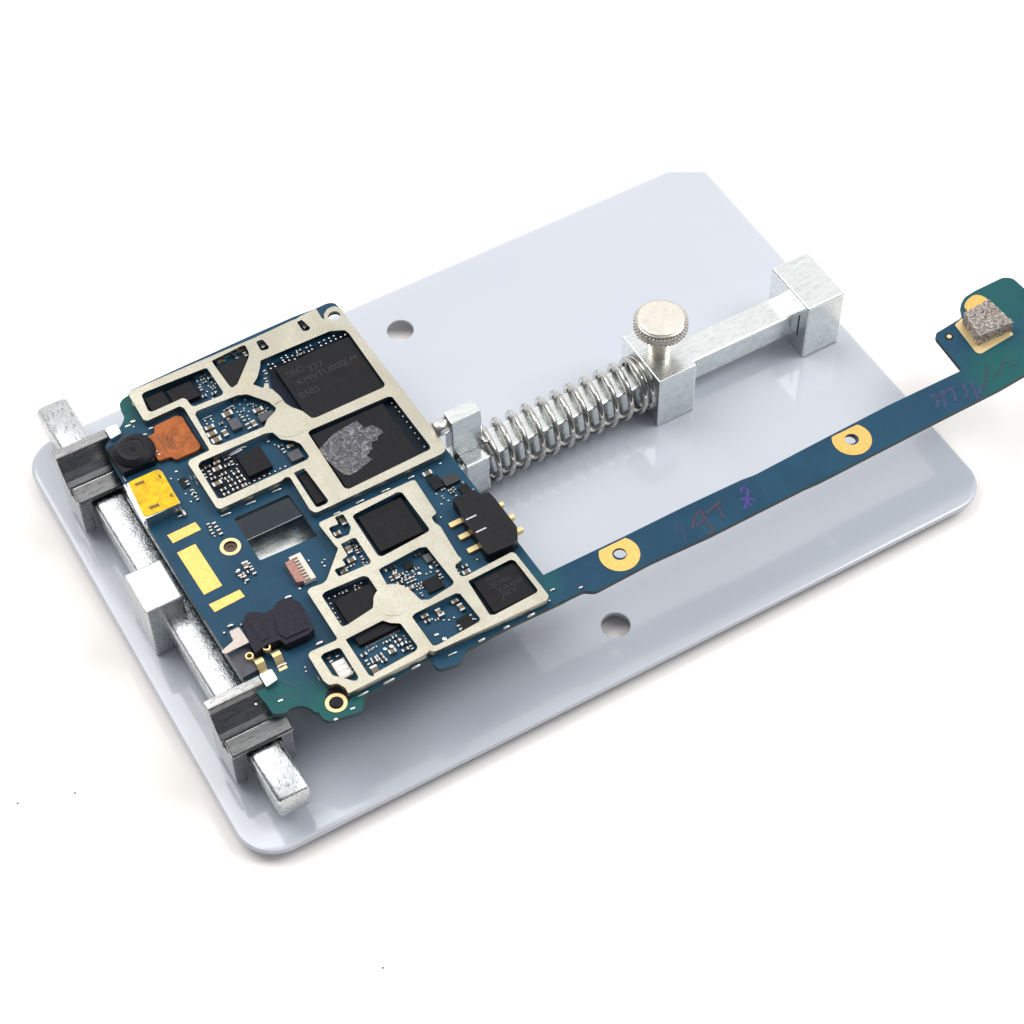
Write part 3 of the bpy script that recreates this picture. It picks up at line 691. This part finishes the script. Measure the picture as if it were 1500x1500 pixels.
comp('Q', 375, 135, 'p', 'x', .12, .06); comp('Q', 590, 218, 'p', 'x', .10, .04, z=HB + .08)
# solder feet of the frames
for zk, x, y, l in (('K', 425, 935, .22), ('K', 725, 795, .22), ('K', 1040, 642, .22), ('B', 920, 1272, .2), ('B', 760, 1342, .2), ('B', 1082, 1190, .16), ('B', 615, 1415, .16), ('N', 475, 655, .24), ('N', 745, 510, .2), ('N', 1110, 385, .2), ('N', 1400, 245, .16),
                 ('N', 215, 785, .24), ('C', 1170, 888, .14), ('C', 1305, 822, .18), ('U', 615, 92, .36), ('B', 1262, 1105, .08), ('C', 1405, 745, .06), ('I', 110, 985, .12), ('I', 265, 972, .1)):
    comp(zk, x, y, 'p', 'x', l, .045, h=.05, name='frame_foot')
for zk, x, y in (('A', 165, 640), ('A', 505, 1040), ('E', 1150, 650), ('E', 1240, 405), ('J', 440, 330), ('J', 395, 290)):
    comp(zk, x, y, 'p', 'y', .16, .02, h=.06, name='frame_foot')
for zk, x, y, l in (('D', 870, 280, .1), ('D', 835, 315, .12), ('C', 325, 1338, .1), ('C', 232, 1398, .08), ('E', 940, 770, .1), ('E', 805, 790, .05)):
    comp(zk, x, y, 'p', 'x', l, .05, h=.02)
print('components', cnt)
# the densest specks between the countable parts
def inside(p, poly):
    c = False; n_ = len(poly)
    for i in range(n_):
        a, b = poly[i], poly[(i + 1) % n_]
        if (a[1] > p[1]) != (b[1] > p[1]) and p[0] < (b[0] - a[0]) * (p[1] - a[1]) / (b[1] - a[1]) + a[0]: c = not c
    return c
tb = bmesh.new(); nt_ = 0
for zk, poly, prob in (('A', [(490, 500), (560, 465), (655, 580), (560, 620)], .7), ('A', [(610, 405), (770, 335), (790, 370), (640, 430)], .8),
                       ('L', [(120, 470), (520, 260), (800, 110), (1200, 190), (1290, 330), (1150, 500), (860, 640), (420, 860), (300, 830)], .5),
                       ('K', [(90, 350), (480, 190), (620, 470), (640, 600), (350, 730), (280, 660)], .85), ('K', [(900, 50), (1280, 60), (1350, 150), (1150, 180)], .5),
                       ('C', [(270, 440), (335, 415), (415, 535), (260, 600)], .7), ('C', [(485, 585), (725, 470), (865, 650), (720, 735), (640, 680), (540, 665)], .5),
                       ('C', [(170, 715), (400, 625), (420, 660), (260, 740), (280, 870), (255, 870)], .5), ('N', [(190, 380), (560, 200), (640, 190), (740, 330), (430, 500), (300, 560)], .6),
                       ('N', [(760, 20), (900, -20), (1200, -60), (1370, 60), (1180, 160), (1130, 60), (850, 90)], .6), ('C', [(160, 1050), (250, 1020), (270, 1060), (200, 1090)], .6),
                       ('Q', [(940, 840), (1020, 820), (1190, 1090), (1090, 1130)], .75), ('C', [(740, 110), (930, 60), (1000, 140), (830, 210)], .55), ('J', [(500, 630), (590, 600), (640, 700), (570, 735)], .8),
                       ('J', [(730, 960), (830, 900), (890, 1010), (790, 1075)], .8)):
    pp = pts(zk, poly, HB + .03); x0, x1 = min(p.x for p in pp), max(p.x for p in pp); y0, y1 = min(p.y for p in pp), max(p.y for p in pp)
    y = y0
    while y < y1:
        x = x0
        while x < x1:
            qx, qy = x + random.uniform(-.012, .012), y + random.uniform(-.012, .012); x += .088
            if random.random() > prob or not inside((qx, qy), pp): continue
            if any(a - .03 < qx < b + .03 and c - .03 < qy < d + .03 for a, b, c, d in CHIPS): continue
            if any(abs(qx - a) < l_ / 2 + .045 and abs(qy - b) < w_ / 2 + .03 for a, b, l_, w_ in PLACED): continue
            hz = random.choice((.025, .035, .045)); hor = random.random() < .6; L2, W2 = (.034, .018) if hor else (.018, .034)
            i0 = len(tb.faces); box_bm(qx - L2 * .55, qx + L2 * .55, qy - W2 * .9 if hor else qy - W2 * .55, qy + W2 * .9 if hor else qy + W2 * .55, HB + .003, HB + hz, tb); i1 = len(tb.faces)
            for sg in (-1, 1):
                if hor: box_bm(qx + sg * L2 * .8 - L2 * .22, qx + sg * L2 * .8 + L2 * .22, qy - W2, qy + W2, HB + .003, HB + hz + .004, tb)
                else: box_bm(qx - L2, qx + L2, qy + sg * W2 * .8 - W2 * .22, qy + sg * W2 * .8 + W2 * .22, HB + .003, HB + hz + .004, tb)
            tb.faces.ensure_lookup_table()
            for f in list(tb.faces)[i0:i1]: f.material_index = random.choice((0, 0, 1))
            for f in list(tb.faces)[i1:]: f.material_index = 2
            nt_ += 1
        y += .075
ts_ = obj('tiny_components', tb, [M['res'], M['cap'], M['solder']], cbd); ts_['kind'] = 'stuff'; print('tiny', nt_)

# dark body beneath the screw ring of the lower frame
prism('ring_collar', circle(pt('C', 245, 1270, HB + .02), .21, 30), [circle(ringC, .19, 30)] if False else [], HB + .0015, HB + .006, M['black'], cbd)

# ---- front camera module, orange flex, usb port
zc = HB + .16
cm = prism('camera_module', pol('Q', [(40, 470), (470, 290), (650, 610), (245, 775)], zc, .05), [], HB + .002, zc, M['black'], cbd, bev=.02)
lc = pt('Q', 375, 455, zc + .12)
def csub(name, b_, m, par, smooth=False, bev=0):
    o = obj(name, b_, m, None, smooth=smooth, bev=bev); o.parent = par; o.location = -cbd.location - par.location; return o
csub('lens_barrel', lathe_bm(lc, [(.38, zc - .01), (.37, zc + .03), (.33, zc + .07), (.28, zc + .11), (.20, zc + .12), (.18, zc + .105), (.10, zc + .10), (.09, zc + .09), (.05, zc + .085), (0, zc + .085)], 48), M['black'], cm, bev=.008)
csub('lens', lathe_bm(lc, [(.05, zc + .087), (.04, zc + .097), (0, zc + .10)], 24), M['chip'], cm, True)
zf = HB + .09
fx_o = prism('orange_flex', pol('Q', [(628, 205), (900, 72), (975, 85), (1010, 155), (1198, 440), (1170, 490), (895, 612), (835, 570), (690, 625), (650, 570), (545, 330), (640, 285)], zf, .04), [], HB + .03, zf, M['orange'], cbd, bev=.01)
# etched tracks on the flex
b = bmesh.new(); zz = zf + .002
stroke_bm(pts('Q', [(650, 290), (700, 370), (790, 520)], zz), .02, zz, zz, b)
for k_, (r_, cx, cy) in enumerate(((150, 880, 330), (110, 890, 350), (70, 900, 360))):
    stroke_bm(pts('Q', [(cx + r_ * math.cos(a) * (1 - .1 * k_), cy + r_ * math.sin(a)) for a in [i * .35 + k_ for i in range(13)]], zz), .012, zz, zz, b)
for s_ in (0, 30, 60): stroke_bm(pts('Q', [(780 + s_, 330 + s_ * .2), (830 + s_, 430), (800 + s_, 470)], zz), .012, zz, zz, b)
for s_ in range(4): stroke_bm(pts('Q', [(935 + 8 * s_, 390 + 22 * s_), (965 + 8 * s_, 400 + 22 * s_), (1000, 380 + 30 * s_)], zz), .014, zz, zz, b)
csub('printed_track', b, M['orange_line'], fx_o)
for q in ((552, 345), (580, 382), (600, 420), (622, 470), (660, 505), (695, 540)): comp('Q', *q, 'p', 'x', .07, .04, z=zf - .01, h=.02)
comp('Q', 515, 295, 'p', 'x', .09, .04, z=HB + .06)
chip('Q', [(930, 60), (985, 60), (1250, 480), (1200, 500)], HB + .03, 'black', 'flex_socket')
zu_ = HB + .27
usb = prism('usb_port', pol('Q', [(292, 905), (690, 728), (955, 1140), (520, 1340)], zu_, .03), [], HB - .02, zu_, M['solder'], cbd, bev=.03)
usb['label'] = 'silver metal socket covered with yellow tape'
tp = pol('Q', [(315, 890), (655, 735), (720, 745), (945, 1130), (905, 1160), (545, 1305), (500, 1290)], zu_ + .008, .04)
yt = csub('yellow_tape', prism_bm(tp, [], zu_ + .001, zu_ + .010), M['kapton'], usb)
b = bmesh.new()
for q in ([(390, 905), (500, 862), (520, 890), (410, 935)], [(565, 1190), (680, 1142), (700, 1175), (590, 1220)], [(680, 800), (700, 790), (725, 830), (705, 845)], [(820, 1030), (840, 1020), (870, 1060), (845, 1070)]):
    prism_bm(pts('Q', q, zu_ + .012), [], zu_ + .0105, zu_ + .013, b)
csub('slot', b, M['yel_dark'], usb)
b = bmesh.new()
lipc = [pt('Q', 258, 925, HB + .14), pt('Q', 505, 1375, HB + .14)]
d_ = (lipc[1] - lipc[0])
csub('mouth_lip', prism_bm([lipc[0], lipc[1], lipc[1] + Vector((.035, .02)), lipc[0] + Vector((.035, .0))], [], HB + .02, HB + .15), M['solder'], usb)
comp('Q', 985, 1235, 'p', 'y', .18, .1, h=.12); comp('Q', 940, 1290, 'p', 'x', .12, .05, h=.06); comp('Q', 535, 1360, 'p', 'x', .12, .05, h=.08)
comp('Q', 262, 830, 'p', 'y', .2, .02, h=.02)

# ---- battery connector with gold pins
zb_ = HB + .26
bc = prism('battery_connector', pol('C', [(872, 192), (992, 140), (1027, 165), (1070, 150), (1105, 185), (1228, 345), (1232, 405), (1205, 440), (1075, 495), (1050, 480), (1030, 440), (985, 372), (940, 318), (905, 240)], zb_, .02), [], HB + .002, zb_, M['black'], cbd, bev=.015)
for q in ((885, 325), (938, 392), (985, 465)):
    p = pt('C', *q, HB + .05); csub('pin', prism_bm(rnd([p + Vector(v) for v in ((-.10, -.05), (.22, -.05), (.22, .05), (-.10, .05))], .02), [], HB + .004, HB + .06), M['gold_ring'], bc, bev=.01)
for q in ((1140, 222), (1198, 290), (1245, 360)):
    p = pt('C', *q, HB + .05); csub('pin', prism_bm(rnd([p + Vector(v) for v in ((-.22, -.04), (.05, -.04), (.05, .04), (-.22, .04))], .02), [], HB - .03, HB + .07), M['gold_ring'], bc, bev=.01)
for q in ((975, 293), (1030, 362)):
    p = pt('C', *q, zb_); csub('contact', prism_bm([p + Vector(v) for v in ((-.10, -.014), (.10, -.014), (.10, .014), (-.10, .014))], [], zb_ - .01, zb_ + .004), M['solder'], bc)

# ---- ribbon connector
zr = HB + .11
rc = chip('J', [(1110, 885), (1190, 845), (1320, 1020), (1235, 1067)], zr, 'white_plastic', 'ribbon_connector')[0]
rc['label'] = 'ivory and pink ribbon connector with dark teeth'
rb = csub('latch', prism_bm(rnd(pts('J', [(1085, 920), (1145, 890), (1240, 1050), (1172, 1062)], zr + .02), .02), [], HB + .01, zr + .012), M['pink'], rc)
for i in range(8):
    t = i / 7; p = pt('J', 1150 + 95 * t, 893 + 150 * t, zr + .02)
    csub('tooth', prism_bm([p + Vector(v) for v in ((-.03, -.016), (.07, -.016), (.07, .016), (-.03, .016))], [], zr + .001, zr + .016), M['cap'], rc)

# ---- plastic headset socket with spring contacts and a bracket
zs = HB + .22
sk = prism('headset_socket', pol('S', [(440, 255), (520, 225), (690, 250), (790, 190), (850, 100), (940, 55), (1070, 65), (1140, 110), (1210, 210), (1325, 450), (1240, 525), (960, 650), (880, 590), (720, 650), (560, 760), (490, 640), (400, 380)], zs, .012), [], HB + .002, zs, M['socket'], cbd, bev=.02)
csub('shelf', prism_bm(pts('S', [(205, 785), (470, 680), (640, 950), (400, 1085)], HB + .1), [], HB + .002, HB + .1), M['chip2'], sk)
br = csub('bracket', prism_bm(rnd(pts('S', [(225, 485), (352, 425), (488, 622), (275, 725), (185, 775), (120, 745), (215, 660), (282, 605)], zs + .01), .03), [], zs - .02, zs + .01), M['bracket'], sk, bev=.01)
for q in ((615, 862), (835, 770)):
    p = pt('S', *q, HB + .18); b = bmesh.new()
    prof_ = [(.12, .0), (.10, .10), (.03, .16), (-.04, .16), (-.11, .08), (-.14, .01), (-.24, .0)]
    W2 = .075; up = [(y, z_ + HB + .01) for y, z_ in prof_]; lo = [(y, z_ + HB - .008) for y, z_ in prof_][::-1]
    profile_x([(p.y + y, z_) for y, z_ in up + lo], p.x - W2, p.x + W2, b)
    csub('contact_spring', b, M['gold_ring'], sk)
csub('raised_panel', prism_bm(pol('S', [(800, 260), (930, 130), (1100, 160), (1210, 330), (1250, 440), (960, 570), (860, 500)], zs + .03, .015), [], zs - .01, zs + .025), M['socket'], sk, bev=.012)
csub('rib', prism_bm(pol('S', [(440, 300), (560, 250), (760, 540), (640, 620)], zs + .02, .03), [], zs - .01, zs + .014), M['socket'], sk, bev=.01)
for q in ((485, 785), (705, 670)):
    p = pt('S', *q, zs); csub('coil_ring', prism_bm(circle(p, .07, 24), [circle(p, .045, 24)], HB + .1, zs - .03), M['gold_ring'], sk)
for q, l in (((700, 1000), .17), ((905, 905), .22), ((1390, 620), .18), ((240, 395), .14), ((985, 25), .16), ((160, 490), .06), ((380, 385), .05)):
    comp('S', *q, 'p', 'x', l, .07, h=.07)

# ---- metal-mesh foam on gold pad at the end of the arm
zg = HB + .007
prism('contact_pad', rnd(pts('H', [(1120, 300), (1140, 255), (1195, 215), (1270, 240), (1300, 320), (1230, 380), (1165, 340)], zg), .1), [], HB + .001, zg, M['gold'], cbd)
prism('contact_pad', rnd(pts('H', [(1065, 410), (1110, 370), (1380, 420), (1435, 470), (1230, 592), (1200, 585)], zg), .03), [], HB + .001, zg, M['gold_ring'], cbd)
fp = pts('H', [(1130, 360), (1270, 272), (1405, 400), (1245, 500)], HB + .2)
fo = bmesh.new(); nx = 22
p00, p10, p11, p01 = [pts('H', [q], HB + .22)[0] for q in ((1122, 345), (1275, 258), (1432, 402), (1222, 492))]
fo_b = prism_bm([p00, p10, p11, p01], [], HB + .01, HB + .26)
bmesh.ops.subdivide_edges(fo_b, edges=fo_b.edges, cuts=12, use_grid_fill=True)
for v in fo_b.verts:
    s_ = Vector((random.uniform(-1, 1), random.uniform(-1, 1), random.uniform(-1, 1))) * .012
    if v.co.z > HB + .02: v.co += s_
obj('mesh_foam', fo_b, M['foam'], cbd)['label'] = 'block of crinkled metallic mesh foam'
ring('screw_ring', pt('H', 1030, 486, HB), .0, .045, M['gold_ring'])
prism('screw_ring', circle(pt('H', 1030, 486, HB), .08, 24), [circle(pt('H', 1030, 486, HB), .046, 24)], HB + .0005, HB + .003, M['black'], cbd)

# ---- pen marks on the arm
zi = HB + .003
def pen(k, strokes, w, m):
    b_ = bmesh.new()
    for i_, s in enumerate(strokes): stroke_bm(pts(k, s, zi), w * 1.25, zi, zi + .0008 * i_, b_)
    obj('pen_mark', b_, M[m], cbd)
pen('I', [[(920, 550), (885, 600), (880, 650)], [(925, 555), (945, 600), (900, 640)], [(950, 585), (945, 620), (985, 640), (990, 670), (960, 690)], [(1010, 530), (1035, 560), (1050, 600)], [(950, 575), (1035, 500)]], .045, 'ink_red')
pen('I', [[(1140, 455), (1155, 425), (1185, 440), (1180, 480), (1165, 545)], [(1135, 495), (1180, 485), (1220, 500)], [(1165, 480), (1200, 530)]], .035, 'ink_violet')
pen('I', [[(815, 640), (840, 700), (835, 730)], [(790, 620), (795, 680)], [(1270, 430), (1285, 470)]], .02, 'ink_dark')
pen('H', [[(915, 850), (945, 870), (965, 900), (945, 930)], [(985, 820), (1000, 880), (1005, 930)], [(1040, 810), (1065, 850), (1070, 890)], [(1110, 780), (1140, 830), (1135, 870)], [(1165, 770), (1210, 880)], [(1225, 800), (1222, 850)], [(950, 870), (1060, 800)]], .05, 'ink_dark')
pen('H', [[(1310, 740), (1350, 700), (1375, 640), (1450, 665)], [(1270, 650), (1265, 760), (1240, 820)]], .04, 'ink_green')
pen('E', [[(940, 760), (1000, 750), (1060, 725)], [(950, 670), (1010, 690), (1050, 675)]], .02, 'ink_dark')

# ---- dust specks on the table
for i, (u, v) in enumerate(((26, 1177), (110, 1162), (561, 1418))):
    p = at(u, v, TZ); b = bmesh.new(); bmesh.ops.create_icosphere(b, subdivisions=1, radius=.018, matrix=Matrix.Translation((p.x, p.y, TZ + .012)))
    o = obj('dust_speck', b, M['dust']); o.location = (0, 0, 0)
    tag(o, None, ('tiny dark dust speck nearest the left edge of the white tabletop', 'tiny dark dust speck just right of another at the left of the tabletop', 'tiny dark dust speck alone near the bottom of the white tabletop')[i], 'dust speck', 'dust specks on the tabletop')

# ------------------------------------------------------------------ light: bright white studio, darker room behind the camera
w = bpy.data.worlds.new('World'); sc.world = w; w.use_nodes = True; nt = w.node_tree; nt.nodes.clear()
outn = nt.nodes.new('ShaderNodeOutputWorld'); bg = nt.nodes.new('ShaderNodeBackground'); nt.links.new(bg.outputs[0], outn.inputs[0])
tc = nt.nodes.new('ShaderNodeTexCoord'); dt = nt.nodes.new('ShaderNodeVectorMath'); dt.operation = 'DOT_PRODUCT'
nt.links.new(tc.outputs['Generated'], dt.inputs[0]); dt.inputs[1].default_value = Vector((.35, .62, .70)).normalized()
rm = nt.nodes.new('ShaderNodeMapRange'); rm.inputs[1].default_value = -.6; rm.inputs[2].default_value = 1; nt.links.new(dt.outputs['Value'], rm.inputs[0])
r = nt.nodes.new('ShaderNodeValToRGB'); nt.links.new(rm.outputs[0], r.inputs[0])
els = r.color_ramp.elements; els[0].position = .30; els[0].color = (.13, .135, .15, 1); els[1].position = .80; els[1].color = (1.12, 1.12, 1.12, 1)
e = els.new(.52); e.color = (.36, .37, .39, 1)
nt.links.new(r.outputs[0], bg.inputs['Color']); bg.inputs['Strength'].default_value = 1.05
def area(name, loc, target, size, power, col=(1, 1, 1), sy=None):
    ld = bpy.data.lights.new(name, 'AREA'); ld.shape = 'RECTANGLE'; ld.size = size; ld.size_y = sy or size; ld.energy = power; ld.color = col
    o = bpy.data.objects.new(name, ld); COL.objects.link(o); o.location = loc
    o.rotation_euler = (Vector(target) - Vector(loc)).to_track_quat('-Z', 'Y').to_euler(); return o
area('key_softbox', (-14, 40, 74), (8, 4, 0), 50, 31000, (1, .985, .965))
area('side_softbox', (64, -16, 76), (8, 4, 0), 46, 46000, (.98, .99, 1))

sc.view_settings.view_transform = 'Standard'; sc.view_settings.look = 'None'; sc.view_settings.exposure = 0; sc.view_settings.gamma = 1
sc.render.engine = 'CYCLES'; sc.cycles.use_denoising = True; sc.cycles.max_bounces = 8
